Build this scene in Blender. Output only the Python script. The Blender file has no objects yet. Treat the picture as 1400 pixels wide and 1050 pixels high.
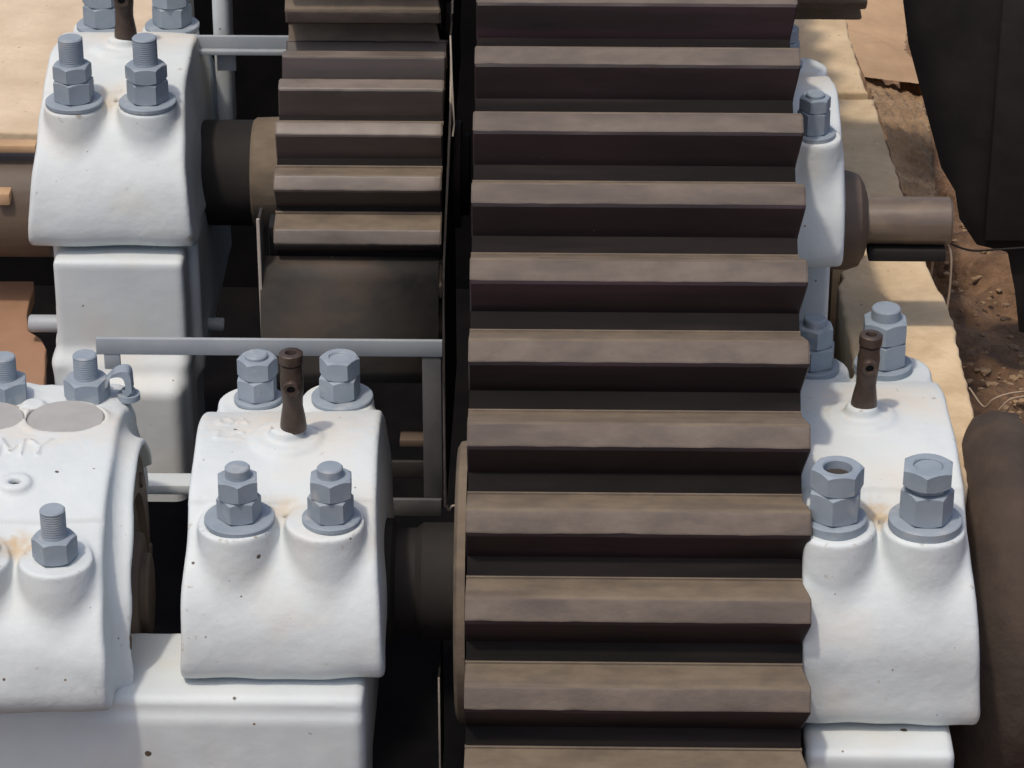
import bpy, math, random
import numpy as np
from mathutils import Matrix, Vector, Euler

random.seed(7)
S = 0.001                       # everything below is written in millimetres
scene = bpy.context.scene
col = scene.collection
rad = math.radians

# ------------------------------------------------------------------ camera
F = 4300.0
PITCH = rad(27.5)
YAW = rad(0.95)
CAM = Vector((0.0, -F * math.cos(PITCH), F * math.sin(PITCH)))
cd = bpy.data.cameras.new("camera")
cd.sensor_width = 36.0
cd.lens = F / 1400.0 * 36.0
cd.clip_start = 0.05
cd.clip_end = 500
cam = bpy.data.objects.new("camera", cd)
cam.location = CAM * S
cam.rotation_euler = (math.pi / 2 - PITCH, 0, YAW)
col.objects.link(cam)
scene.camera = cam
RM = Euler((math.pi / 2 - PITCH, 0, YAW)).to_matrix()

# ------------------------------------------------------------------ light
SUN_TRAVEL = Vector((0.26, 0.34, -1.0)).normalized()
w = bpy.data.worlds.new("World")
scene.world = w
w.use_nodes = True
nt = w.node_tree
nt.nodes.clear()
sky = nt.nodes.new("ShaderNodeTexSky")
sky.sky_type = 'NISHITA'
sky.sun_disc = False
to_sun = -SUN_TRAVEL
sky.sun_elevation = math.asin(to_sun.z)
sky.sun_rotation = math.atan2(to_sun.x, to_sun.y)
sky.dust_density = 4.0
sky.air_density = 1.0
bg = nt.nodes.new("ShaderNodeBackground")
bg.inputs[1].default_value = 0.15
wo = nt.nodes.new("ShaderNodeOutputWorld")
nt.links.new(sky.outputs[0], bg.inputs[0])
nt.links.new(bg.outputs[0], wo.inputs[0])
sd = bpy.data.lights.new("sun", 'SUN')
sd.energy = 2.0
sd.angle = rad(3.0)
sd.color = (1.0, 0.91, 0.78)
sun = bpy.data.objects.new("sun", sd)
sun.rotation_euler = SUN_TRAVEL.to_track_quat('-Z', 'Y').to_euler()
sun.location = (-3, -2, 6)
col.objects.link(sun)
scene.view_settings.view_transform = 'Standard'
scene.view_settings.look = 'None'
scene.view_settings.gamma = 1
scene.view_settings.exposure = -0.12
scene.cycles.max_bounces = 8
scene.cycles.diffuse_bounces = 5

# ------------------------------------------------------------------ placing helpers
def ray(px, py):
    return RM @ Vector(((px - 700) / F, (525 - py) / F, -1.0))
def PY(px, py, Y):
    d = ray(px, py); t = (Y - CAM.y) / d.y
    return CAM + d * t
def PZ(px, py, Z):
    d = ray(px, py); t = (Z - CAM.z) / d.z
    return CAM + d * t
def vp(u, v):
    return (CAM.y + u * math.cos(PITCH) + v * math.sin(PITCH), CAM.z - u * math.sin(PITCH) + v * math.cos(PITCH))

# ------------------------------------------------------------------ materials
def mat(name, c1, c2=None, rough=0.6, scale=8.0, bump=0.15, bscale=40.0, metallic=0.0,
        specks=None, speck_size=0.035, stretch=(1, 1, 1), low=0.35, high=0.65, coat=0.0, specks2=None, wear=None, spec=0.5, stain_and_sun=None, dist=0.002, streak=None):
    m = bpy.data.materials.new(name)
    m.use_nodes = True
    n = m.node_tree.nodes; l = m.node_tree.links
    b = n["Principled BSDF"]
    geo = n.new("ShaderNodeNewGeometry")
    mp = n.new("ShaderNodeMapping"); mp.inputs['Scale'].default_value = stretch
    l.new(geo.outputs['Position'], mp.inputs['Vector'])
    no = n.new("ShaderNodeTexNoise"); no.inputs['Scale'].default_value = scale; no.inputs['Detail'].default_value = 8
    no.inputs['Roughness'].default_value = 0.62
    l.new(mp.outputs[0], no.inputs['Vector'])
    cr = n.new("ShaderNodeValToRGB")
    cr.color_ramp.elements[0].position = low; cr.color_ramp.elements[1].position = high
    cr.color_ramp.elements[0].color = (*c1, 1); cr.color_ramp.elements[1].color = (*(c2 or c1), 1)
    l.new(no.outputs[0], cr.inputs[0])
    out = cr.outputs[0]
    def mixin(fac, colr, out):
        mx = n.new("ShaderNodeMix"); mx.data_type = 'RGBA'
        l.new(fac, mx.inputs['Factor']); l.new(out, mx.inputs[6]); mx.inputs[7].default_value = (*colr, 1)
        return mx.outputs[2]
    if streak:
        ns = n.new("ShaderNodeTexNoise"); ns.inputs['Scale'].default_value = streak[1]; ns.inputs['Detail'].default_value = 6
        mp2 = n.new("ShaderNodeMapping"); mp2.inputs['Scale'].default_value = streak[2]
        l.new(geo.outputs['Position'], mp2.inputs['Vector']); l.new(mp2.outputs[0], ns.inputs['Vector'])
        mr = n.new("ShaderNodeMapRange"); mr.inputs[1].default_value = streak[3]; mr.inputs[2].default_value = streak[4]
        mr.inputs[4].default_value = streak[5]
        l.new(ns.outputs[0], mr.inputs[0])
        out = mixin(mr.outputs[0], streak[0], out)
    if stain_and_sun:
        # rust stains and painted sun warmth, each with a place of its own: (object-space centre in metres, radii, colour)
        tc = n.new("ShaderNodeTexCoord")
        for cc, rr, cl, amt in stain_and_sun:
            sb = n.new("ShaderNodeVectorMath"); sb.operation = 'SUBTRACT'; sb.inputs[1].default_value = cc
            l.new(tc.outputs['Object'], sb.inputs[0])
            dv = n.new("ShaderNodeVectorMath"); dv.operation = 'DIVIDE'; dv.inputs[1].default_value = rr
            l.new(sb.outputs[0], dv.inputs[0])
            ln = n.new("ShaderNodeVectorMath"); ln.operation = 'LENGTH'; l.new(dv.outputs[0], ln.inputs[0])
            nz = n.new("ShaderNodeTexNoise"); nz.inputs['Scale'].default_value = 60; nz.inputs['Detail'].default_value = 5
            l.new(geo.outputs['Position'], nz.inputs['Vector'])
            ad = n.new("ShaderNodeMath"); ad.operation = 'MULTIPLY_ADD'; ad.inputs[1].default_value = 1.6
            l.new(nz.outputs[0], ad.inputs[0]); l.new(ln.outputs['Value'], ad.inputs[2])
            mr = n.new("ShaderNodeMapRange"); mr.inputs[1].default_value = 1.7; mr.inputs[2].default_value = 0.9
            mr.inputs[3].default_value = 0; mr.inputs[4].default_value = amt
            l.new(ad.outputs[0], mr.inputs[0])
            out = mixin(mr.outputs[0], cl, out)
    layers = ([specks + (speck_size,)] if specks else []) + ([specks2] if specks2 else [])
    for sc_, sv_, thr_, size_ in layers:
        vo = n.new("ShaderNodeTexVoronoi"); vo.inputs['Scale'].default_value = sv_
        l.new(geo.outputs['Position'], vo.inputs['Vector'])
        n2 = n.new("ShaderNodeTexNoise"); n2.inputs['Scale'].default_value = sv_ * 4; n2.inputs['Detail'].default_value = 3
        l.new(geo.outputs['Position'], n2.inputs['Vector'])
        ma = n.new("ShaderNodeMath"); ma.operation = 'MULTIPLY_ADD'; ma.inputs[1].default_value = 0.16
        l.new(n2.outputs[0], ma.inputs[0]); l.new(vo.outputs['Distance'], ma.inputs[2])
        sp = n.new("ShaderNodeSeparateColor"); l.new(vo.outputs['Color'], sp.inputs[0])
        # each mark has a size of its own
        sz = n.new("ShaderNodeMath"); sz.operation = 'MULTIPLY_ADD'; sz.inputs[1].default_value = -size_ * 0.9; 
        sz.inputs[2].default_value = 0.0
        l.new(sp.outputs[1], sz.inputs[0])
        sm = n.new("ShaderNodeMath"); sm.operation = 'SUBTRACT'; l.new(ma.outputs[0], sm.inputs[0]); l.new(sz.outputs[0], sm.inputs[1])
        th = n.new("ShaderNodeMapRange"); th.inputs[1].default_value = size_ * 1.4 + 0.10; th.inputs[2].default_value = size_ * 1.4 + 0.08
        l.new(sm.outputs[0], th.inputs[0])
        gt = n.new("ShaderNodeMath"); gt.operation = 'GREATER_THAN'; gt.inputs[1].default_value = thr_
        l.new(sp.outputs[0], gt.inputs[0])
        mu = n.new("ShaderNodeMath"); mu.operation = 'MULTIPLY'
        l.new(th.outputs[0], mu.inputs[0]); l.new(gt.outputs[0], mu.inputs[1])
        out = mixin(mu.outputs[0], sc_, out)
    if wear:      # paint rubbed through on the outer edges
        wn = n.new("ShaderNodeTexNoise"); wn.inputs['Scale'].default_value = 55; wn.inputs['Detail'].default_value = 7
        l.new(geo.outputs['Position'], wn.inputs['Vector'])
        wa = n.new("ShaderNodeMath"); wa.operation = 'MULTIPLY_ADD'; wa.inputs[1].default_value = 0.42
        l.new(wn.outputs[0], wa.inputs[0]); l.new(geo.outputs['Pointiness'], wa.inputs[2])
        wm = n.new("ShaderNodeMapRange"); wm.inputs[1].default_value = wear[1]; wm.inputs[2].default_value = wear[1] + 0.05
        l.new(wa.outputs[0], wm.inputs[0])
        out = mixin(wm.outputs[0], wear[0], out)
    l.new(out, b.inputs['Base Color'])
    rr_ = n.new("ShaderNodeMapRange"); rr_.inputs[3].default_value = max(0.05, rough - 0.12); rr_.inputs[4].default_value = min(1, rough + 0.12)
    l.new(no.outputs[0], rr_.inputs[0]); l.new(rr_.outputs[0], b.inputs['Roughness'])
    b.inputs['Metallic'].default_value = metallic
    b.inputs['Specular IOR Level'].default_value = spec
    if coat:
        b.inputs['Coat Weight'].default_value = coat; b.inputs['Coat Roughness'].default_value = 0.25
    if bump:
        nb = n.new("ShaderNodeTexNoise"); nb.inputs['Scale'].default_value = bscale; nb.inputs['Detail'].default_value = 6
        l.new(mp.outputs[0], nb.inputs['Vector'])
        bu = n.new("ShaderNodeBump"); bu.inputs['Strength'].default_value = bump; bu.inputs['Distance'].default_value = dist
        l.new(nb.outputs[0], bu.inputs['Height']); l.new(bu.outputs[0], b.inputs['Normal'])
    return m

RUST = (0.36, 0.20, 0.09)
def white(name, sy, cl=(0.58, 0.45, 0.28), amt=0.5):
    return mat(name, (0.565, 0.61, 0.62), (0.635, 0.675, 0.685), rough=0.65, spec=0.25, scale=7, bump=0.65, bscale=34,
              dist=0.003, specks=((0.10, 0.075, 0.055), 20, 0.72), speck_size=0.036,
              stain_and_sun=[((0, sy, 0.0), (0.045, 0.038, 0.035), cl, amt),
                     ((0.0, 0.07, 0.03), (0.17, 0.11, 0.06), (0.69, 0.63, 0.54), 0.75)],  # second patch paints the cream warmth of sunlight onto the cap tops
              streak=((0.60, 0.55, 0.46), 7, (1, 1, 1), 0.52, 0.78, 0.6), wear=((0.36, 0.31, 0.25), 0.79), specks2=((0.22, 0.17, 0.12), 60, 0.90, 0.07))
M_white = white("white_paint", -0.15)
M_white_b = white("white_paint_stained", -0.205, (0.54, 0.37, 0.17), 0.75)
M_white_old = mat("aged_white_paint", (0.555, 0.595, 0.605), (0.62, 0.655, 0.665), rough=0.6, spec=0.3, scale=4, bump=0.6, bscale=18,
              dist=0.003, specks=((0.09, 0.07, 0.05), 18, 0.7), speck_size=0.055,
              streak=((0.58, 0.52, 0.43), 6, (1, 1, 1), 0.52, 0.80, 0.6), specks2=((0.20, 0.15, 0.10), 55, 0.88, 0.07))
M_grey = mat("blue_grey_paint", (0.23, 0.275, 0.325), (0.29, 0.335, 0.385), rough=0.65, spec=0.3, specks2=((0.22, 0.15, 0.09), 80, 0.86, 0.06), scale=14, bump=0.4, bscale=60, dist=0.001,
             streak=((0.46, 0.46, 0.45), 25, (1, 1, 1), 0.58, 0.75, 0.6))
M_cover = mat("pale_grey_steel", (0.34, 0.335, 0.32), (0.41, 0.40, 0.385), rough=0.55, scale=12, bump=0.1, bscale=50)
M_bar = mat("grey_bar_paint", (0.28, 0.31, 0.34), (0.35, 0.375, 0.40), rough=0.5, scale=9, bump=0.15,
            streak=((0.33, 0.32, 0.30), 18, (1, 1, 1), 0.6, 0.8, 0.6))
M_tip = mat("worn_tooth_tip", (0.105, 0.082, 0.068), (0.155, 0.125, 0.102), rough=0.75, scale=30, bump=0.6, bscale=170, stretch=(0.6, 1, 1),
            dist=0.001, streak=((0.075, 0.055, 0.048), 14, (0.35, 1.2, 1.2), 0.50, 0.7, 0.8), specks=((0.42, 0.37, 0.30), 48, 0.86), speck_size=0.04)
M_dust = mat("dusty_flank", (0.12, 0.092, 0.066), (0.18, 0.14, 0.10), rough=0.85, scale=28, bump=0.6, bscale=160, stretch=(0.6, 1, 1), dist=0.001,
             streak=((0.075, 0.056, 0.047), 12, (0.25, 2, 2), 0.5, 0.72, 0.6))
M_grease_shade = mat("greased_shaded_flank", (0.010, 0.007, 0.008), (0.022, 0.013, 0.015), rough=0.45, spec=0.3, scale=9, bump=0.3, bscale=70, stretch=(0.25, 1, 1), dist=0.001,  # grease, darkened further for the shade on the flanks facing down
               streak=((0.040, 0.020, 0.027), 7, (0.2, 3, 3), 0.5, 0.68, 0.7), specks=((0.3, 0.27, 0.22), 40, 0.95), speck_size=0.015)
M_root = mat("tooth_root_grime_shade", (0.0065, 0.0055, 0.0055), (0.014, 0.012, 0.0115), spec=0.08, rough=0.7, scale=9, bump=0.35, bscale=80, stretch=(0.3, 1, 1), dist=0.001,  # grime, taken near black to paint in the shade between the teeth
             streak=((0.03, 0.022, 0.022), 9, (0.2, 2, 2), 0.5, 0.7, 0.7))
M_iron = mat("dark_cast_iron", (0.012, 0.011, 0.0115), (0.026, 0.023, 0.021), spec=0.25, rough=0.75, scale=6, bump=0.4, bscale=50)
M_brown = mat("brown_iron", (0.065, 0.045, 0.034), (0.125, 0.088, 0.062), rough=0.6, scale=7, bump=0.3, bscale=60, stretch=(0.4, 1, 1))
M_shaft = mat("bare_steel_shaft", (0.12, 0.09, 0.07), (0.185, 0.14, 0.105), rough=0.33, metallic=0.0, scale=14, bump=0.1, bscale=120, stretch=(0.3, 2, 2),
              streak=((0.26, 0.19, 0.12), 14, (1, 1, 1), 0.55, 0.75, 0.6))
M_oiler = mat("brown_oiler", (0.045, 0.03, 0.024), (0.10, 0.07, 0.055), rough=0.4, metallic=0.25, scale=22, bump=0.2, bscale=90)
M_dull = mat("dull_grey_steel", (0.065, 0.066, 0.07), (0.11, 0.108, 0.108), rough=0.7, scale=12, bump=0.2)
M_hole = mat("hole_dark", (0.008, 0.008, 0.008), rough=0.9, bump=0)
M_guard = mat("rusty_guard_sheet", (0.020, 0.019, 0.018), (0.050, 0.043, 0.036), rough=0.75, scale=7, bump=0.3, bscale=60,
              streak=((0.12, 0.072, 0.045), 9, (1, 1, 1.6), 0.50, 0.72, 0.4), specks=((0.25, 0.22, 0.19), 34, 0.85), speck_size=0.05)
M_edge = mat("worn_sheet_edge", (0.30, 0.26, 0.22), (0.40, 0.35, 0.30), rough=0.6, scale=20, bump=0.1)
M_stone = mat("sandstone", (0.56, 0.41, 0.245), (0.72, 0.55, 0.35), rough=0.95, scale=11, bump=0.8, bscale=70, dist=0.003, specks2=((0.34, 0.25, 0.15), 55, 0.80, 0.09),
              specks=((0.85, 0.74, 0.55), 26, 0.86), speck_size=0.035, streak=((0.44, 0.31, 0.18), 14, (1, 1, 1), 0.55, 0.75, 0.6))
M_stone2 = mat("pale_concrete", (0.52, 0.405, 0.28), (0.66, 0.53, 0.385), rough=0.92, scale=6, bump=0.6, bscale=60, specks2=((0.36, 0.27, 0.17), 50, 0.85, 0.08), dist=0.003,
              specks=((0.42, 0.30, 0.18), 26, 0.86), speck_size=0.03, streak=((0.50, 0.38, 0.25), 10, (1, 1, 1), 0.55, 0.75, 0.6))
M_rock = mat("broken_stone", (0.25, 0.16, 0.09), (0.42, 0.28, 0.165), rough=0.95, scale=22, bump=1.0, bscale=70, dist=0.012)
M_pit = mat("deep_pit_shade", (0.004, 0.004, 0.005), (0.008, 0.007, 0.007), rough=0.9, bump=0.2, spec=0.05)  # near-black colour stands in for the deep shade of the pit
M_ledge = mat("brown_ledge_stone", (0.40, 0.255, 0.145), (0.52, 0.345, 0.205), rough=0.9, scale=8, bump=0.5, bscale=30, dist=0.004)
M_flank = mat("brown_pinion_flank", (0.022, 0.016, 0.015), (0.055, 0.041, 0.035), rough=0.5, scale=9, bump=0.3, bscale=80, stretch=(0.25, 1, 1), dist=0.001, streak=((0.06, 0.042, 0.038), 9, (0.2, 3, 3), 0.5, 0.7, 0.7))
M_earth = mat("brown_earth", (0.11, 0.06, 0.032), (0.26, 0.15, 0.08), rough=0.95, scale=14, bump=1.0, bscale=45, dist=0.02)
M_rustplate = mat("rust_brown_plate", (0.24, 0.13, 0.075), (0.34, 0.195, 0.12), rough=0.8, scale=5, bump=0.3, bscale=40,
                  specks=((0.5, 0.4, 0.3), 26, 0.88), speck_size=0.03)
M_cable = mat("pale_cable", (0.30, 0.22, 0.15), (0.38, 0.30, 0.22), rough=0.6, bump=0)
M_drumdark = mat("dark_brown_drum", (0.042, 0.028, 0.020), (0.07, 0.048, 0.034), rough=0.85, scale=9, bump=0.9, bscale=26, dist=0.006,
                 streak=((0.10, 0.07, 0.047), 9, (1, 1, 1), 0.52, 0.75, 0.5))

# ------------------------------------------------------------------ object helpers
def mesh(name, verts, faces, mats, smooth=False, midx=None, sharp=None):
    me = bpy.data.meshes.new(name)
    me.from_pydata([(v[0] * S, v[1] * S, v[2] * S) for v in verts], [], faces)
    for m in (mats if isinstance(mats, (list, tuple)) else [mats]):
        me.materials.append(m)
    if midx is not None:
        me.polygons.foreach_set('material_index', midx)
    if smooth:
        me.polygons.foreach_set('use_smooth', [True] * len(me.polygons))
        if sharp:
            me.set_sharp_from_angle(angle=rad(sharp))
    me.update()
    return me
def link(name, me, parent=None, loc=(0, 0, 0), rot=None):
    o = bpy.data.objects.new(name, me)
    o.location = Vector(loc) * S
    if rot: o.rotation_euler = rot
    if parent is not None: o.parent = parent
    col.objects.link(o)
    return o
def thing(name, label, cat, loc=(0, 0, 0), rz=0, group=None):
    o = bpy.data.objects.new(name, None)
    o.empty_display_size = 0.05
    o.location = Vector(loc) * S; o.rotation_euler = (0, 0, rz)
    col.objects.link(o)
    tag(o, label, cat, group)
    return o
def tag(o, label=None, cat=None, group=None, kind=None):
    if label: o['label'] = label
    if cat: o['category'] = cat
    if group: o['group'] = group
    if kind: o['kind'] = kind
    return o

def bevel_mesh(me, width, segs=2, angle=30):
    import bmesh
    bm = bmesh.new(); bm.from_mesh(me)
    bmesh.ops.remove_doubles(bm, verts=bm.verts, dist=1e-6)
    ed = [e for e in bm.edges if len(e.link_faces) == 2 and e.calc_face_angle(0) > rad(angle)]
    bmesh.ops.bevel(bm, geom=ed, offset=width * S, segments=segs, profile=0.5, affect='EDGES', clamp_overlap=True)
    bmesh.ops.recalc_face_normals(bm, faces=bm.faces)
    bm.to_mesh(me); bm.free()
    me.polygons.foreach_set('use_smooth', [True] * len(me.polygons))
    me.set_sharp_from_angle(angle=rad(40))
    return me

def box(x0, x1, y0, y1, z0, z1):
    v = [(x, y, z) for z in (z0, z1) for y in (y0, y1) for x in (x0, x1)]
    f = [(0, 2, 3, 1), (4, 5, 7, 6), (0, 1, 5, 4), (2, 6, 7, 3), (1, 3, 7, 5), (0, 4, 6, 2)]
    return v, f
def box_me(name, b, m, bev=2, segs=2):
    v, f = box(*b)
    me = mesh(name, v, f, m)
    return bevel_mesh(me, bev, segs) if bev else me

def lathe(profile, axis='Z', n=32, start=0.0):
    """profile: list of (radius, height); closed solid of revolution"""
    vs, fs = [], []
    rings = []
    for r, h in profile:
        if r < 1e-6:
            vs.append((0, 0, h)); rings.append([len(vs) - 1])
        else:
            ring = []
            for i in range(n):
                a = start + 2 * math.pi * i / n
                vs.append((r * math.cos(a), r * math.sin(a), h)); ring.append(len(vs) - 1)
            rings.append(ring)
    for a, b in zip(rings, rings[1:]):
        for i in range(n):
            j = (i + 1) % n
            if len(a) == 1 and len(b) == 1: continue
            if len(a) == 1: fs.append((a[0], b[i], b[j]))
            elif len(b) == 1: fs.append((a[i], b[0], a[j]))
            else: fs.append((a[i], b[i], b[j], a[j]))
    if axis == 'X':
        vs = [(z, x, y) for x, y, z in vs]
    elif axis == 'Y':
        vs = [(y, z, x) for x, y, z in vs]
    return vs, [tuple(reversed(f)) for f in fs]
def lathe_me(name, profile, m, axis='Z', n=32, sharp=35, start=0):
    v, f = lathe(profile, axis, n, start)
    me = mesh(name, v, f, m, smooth=True)
    import bmesh
    bm = bmesh.new(); bm.from_mesh(me); bmesh.ops.recalc_face_normals(bm, faces=bm.faces); bm.to_mesh(me); bm.free()
    me.polygons.foreach_set('use_smooth', [True] * len(me.polygons))
    me.set_sharp_from_angle(angle=rad(sharp))
    return me
def tube_me(name, pts, r, m, n=8):
    vs, fs = [], []
    P = [Vector(p) for p in pts]
    for i, p in enumerate(P):
        t = (P[min(i + 1, len(P) - 1)] - P[max(i - 1, 0)]).normalized()
        a = t.orthogonal().normalized() if i == 0 else (a - t * a.dot(t)).normalized()
        b = t.cross(a)
        for k in range(n):
            an = 2 * math.pi * k / n
            vs.append(p + (a * math.cos(an) + b * math.sin(an)) * r)
    for i in range(len(P) - 1):
        for k in range(n):
            j = (k + 1) % n
            fs.append((i * n + k, i * n + j, (i + 1) * n + j, (i + 1) * n + k))
    return mesh(name, vs, fs, m, smooth=True)
def spline(pts, n=10):
    P = [Vector(p) for p in pts]; out = []
    P = [P[0] * 2 - P[1]] + P + [P[-1] * 2 - P[-2]]
    for i in range(1, len(P) - 2):
        for k in range(n):
            t = k / n
            a, b, c, d = P[i - 1], P[i], P[i + 1], P[i + 2]
            out.append(0.5 * ((2 * b) + (c - a) * t + (2 * a - 5 * b + 4 * c - d) * t * t + (3 * b - a - 3 * c + d) * t ** 3))
    out.append(P[-2])
    return out

# ------------------------------------------------------------------ castings: signed distance field + surface nets
def smin(a, b, k):
    h = np.clip(0.5 + 0.5 * (b - a) / k, 0, 1)
    return b + (a - b) * h - k * h * (1 - h)
def smax(a, b, k):
    return -smin(-a, -b, k)
def cyl_z(X, Y, Z, cx, cy, r, z0, z1, k=3.0, taper=0.0):
    d = np.sqrt((X - cx) ** 2 + (Y - cy) ** 2) - (r + taper * np.maximum(z1 - Z, 0))
    return smax(smax(d, Z - z1, k), z0 - Z, k)
def cyl_x(X, Y, Z, cy, cz, r, x0, x1, k=6.0):
    d = np.sqrt((Y - cy) ** 2 + (Z - cz) ** 2) - r
    return smax(smax(d, X - x1, k), x0 - X, k)
def rbox(X, Y, Z, x0, x1, y0, y1, z0, z1, r):
    qx = np.abs(X - (x0 + x1) / 2) - (x1 - x0) / 2 + r
    qy = np.abs(Y - (y0 + y1) / 2) - (y1 - y0) / 2 + r
    qz = np.abs(Z - (z0 + z1) / 2) - (z1 - z0) / 2 + r
    return np.sqrt(np.maximum(qx, 0) ** 2 + np.maximum(qy, 0) ** 2 + np.maximum(qz, 0) ** 2) + np.minimum(np.maximum(qx, np.maximum(qy, qz)), 0) - r
def capsule(X, Y, Z, a, b, r):
    a = np.array(a, float); b = np.array(b, float); d = b - a
    t = np.clip(((X - a[0]) * d[0] + (Y - a[1]) * d[1] + (Z - a[2]) * d[2]) / (d @ d), 0, 1)
    return np.sqrt((X - a[0] - t * d[0]) ** 2 + (Y - a[1] - t * d[1]) ** 2 + (Z - a[2] - t * d[2]) ** 2) - r
def lumps(X, Y, Z, seed, amp=1.0):
    r = np.random.RandomState(seed); out = 0
    for i in range(10):
        k = r.normal(size=3) * (0.012 + 0.03 * r.rand()); p = r.rand() * 6.28
        out = out + np.sin(X * k[0] + Y * k[1] + Z * k[2] + p)
    return out * amp / 3.0
def nets(name, fn, lo, hi, h, mats):
    ax = [np.arange(lo[i], hi[i] + h, h, dtype=np.float32) for i in range(3)]
    X, Y, Z = np.meshgrid(*ax, indexing='ij')
    D = fn(X, Y, Z).astype(np.float32)
    neg = D < 0
    nx, ny, nz = D.shape
    cs = np.zeros((nx - 1, ny - 1, nz - 1), np.int8)
    for i in (0, 1):
        for j in (0, 1):
            for k in (0, 1):
                cs += neg[i:nx - 1 + i, j:ny - 1 + j, k:nz - 1 + k]
    act = (cs > 0) & (cs < 8)
    idx = -np.ones(act.shape, np.int64)
    cells = np.argwhere(act); idx[act] = np.arange(len(cells))
    acc = np.zeros((len(cells), 3)); cnt = np.zeros(len(cells))
    corners = [(i, j, k) for i in (0, 1) for j in (0, 1) for k in (0, 1)]
    for a in corners:
        for d in range(3):
            if a[d] == 1: continue
            b = list(a); b[d] = 1
            da = D[cells[:, 0] + a[0], cells[:, 1] + a[1], cells[:, 2] + a[2]].astype(float)
            db = D[cells[:, 0] + b[0], cells[:, 1] + b[1], cells[:, 2] + b[2]].astype(float)
            m = (da < 0) != (db < 0)
            t = np.where(m, da / np.where(m, da - db, 1), 0)
            p = np.array(a, float)[None, :].repeat(len(cells), 0); p[:, d] += t
            acc[m] += p[m]; cnt[m] += 1
    pos = (cells + acc / cnt[:, None]) * h + np.array(lo)
    quads = []
    for d in range(3):
        sl_a = [slice(None)] * 3; sl_b = [slice(None)] * 3
        sl_a[d] = slice(0, -1); sl_b[d] = slice(1, None)
        na, nb_ = neg[tuple(sl_a)], neg[tuple(sl_b)]
        e = np.argwhere(na != nb_)
        o1, o2 = (d + 1) % 3, (d + 2) % 3
        ok = (e[:, o1] > 0) & (e[:, o2] > 0) & (e[:, o1] < D.shape[o1] - 1) & (e[:, o2] < D.shape[o2] - 1)
        e = e[ok]
        def g(a, b):
            c = e.copy(); c[:, o1] -= a; c[:, o2] -= b
            return idx[c[:, 0], c[:, 1], c[:, 2]]
        q = np.stack([g(1, 1), g(0, 1), g(0, 0), g(1, 0)], 1)
        flip = ~na[e[:, 0], e[:, 1], e[:, 2]]
        q[flip] = q[flip][:, ::-1]
        quads.append(q)
    q = np.concatenate(quads)
    me = bpy.data.meshes.new(name)
    me.vertices.add(len(pos)); me.vertices.foreach_set('co', (pos * S).astype(np.float32).ravel())
    me.loops.add(len(q) * 4); me.loops.foreach_set('vertex_index', q.ravel().astype(np.int32))
    me.polygons.add(len(q)); me.polygons.foreach_set('loop_start', np.arange(0, len(q) * 4, 4, dtype=np.int32))
    me.polygons.foreach_set('loop_total', np.full(len(q), 4, np.int32))
    me.polygons.foreach_set('use_smooth', np.ones(len(q), bool))
    me.materials.append(mats)
    me.update(calc_edges=True); me.validate()
    return me

# ------------------------------------------------------------------ bolts
def hexprof(name, R, h, m, rot, hollow=0.0, chamfer=0.10, hole_depth=0):
    """a hexagon nut with chamfered corners, sitting from z=0 to h; optional counterbore on top"""
    vs, fs = [], []
    n = 24
    ri = R * math.cos(math.pi / 6)
    def hexr(a):
        a = (a % (math.pi / 3)) - math.pi / 6
        return ri / math.cos(a)
    prof = [(None, 0, ri * 0.99), (0, 0, 0), (0, 1, 0), (None, 2, ri * 0.985)]
    rings = []
    def ring(fn, z):
        r0 = len(vs)
        for i in range(n):
            a = 2 * math.pi * i / n
            r = fn(a)
            vs.append((r * math.cos(a + rot), r * math.sin(a + rot), z if not callable(z) else z(a)))
        rings.append(list(range(r0, r0 + n)))
    cz = lambda a: (hexr(a) - ri) * 0.55
    ring(lambda a: 0.01, 0)
    ring(lambda a: ri * 0.98, 0)
    ring(hexr, lambda a: cz(a) + 0.4)
    ring(hexr, lambda a: h - cz(a) - 0.6)
    ring(lambda a: ri * 0.975, h)
    if hollow:
        ring(lambda a: hollow + 1.5, h)
        ring(lambda a: hollow, h - 2)
        ring(lambda a: hollow, h - hole_depth)
    ring(lambda a: 0.01, h - hole_depth if hollow else h)
    for a, b in zip(rings, rings[1:]):
        for i in range(n):
            j = (i + 1) % n
            fs.append((a[i], a[j], b[j], b[i]))
    me = mesh(name, vs, fs, m, smooth=True)
    me.set_sharp_from_angle(angle=rad(24))
    return me

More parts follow.
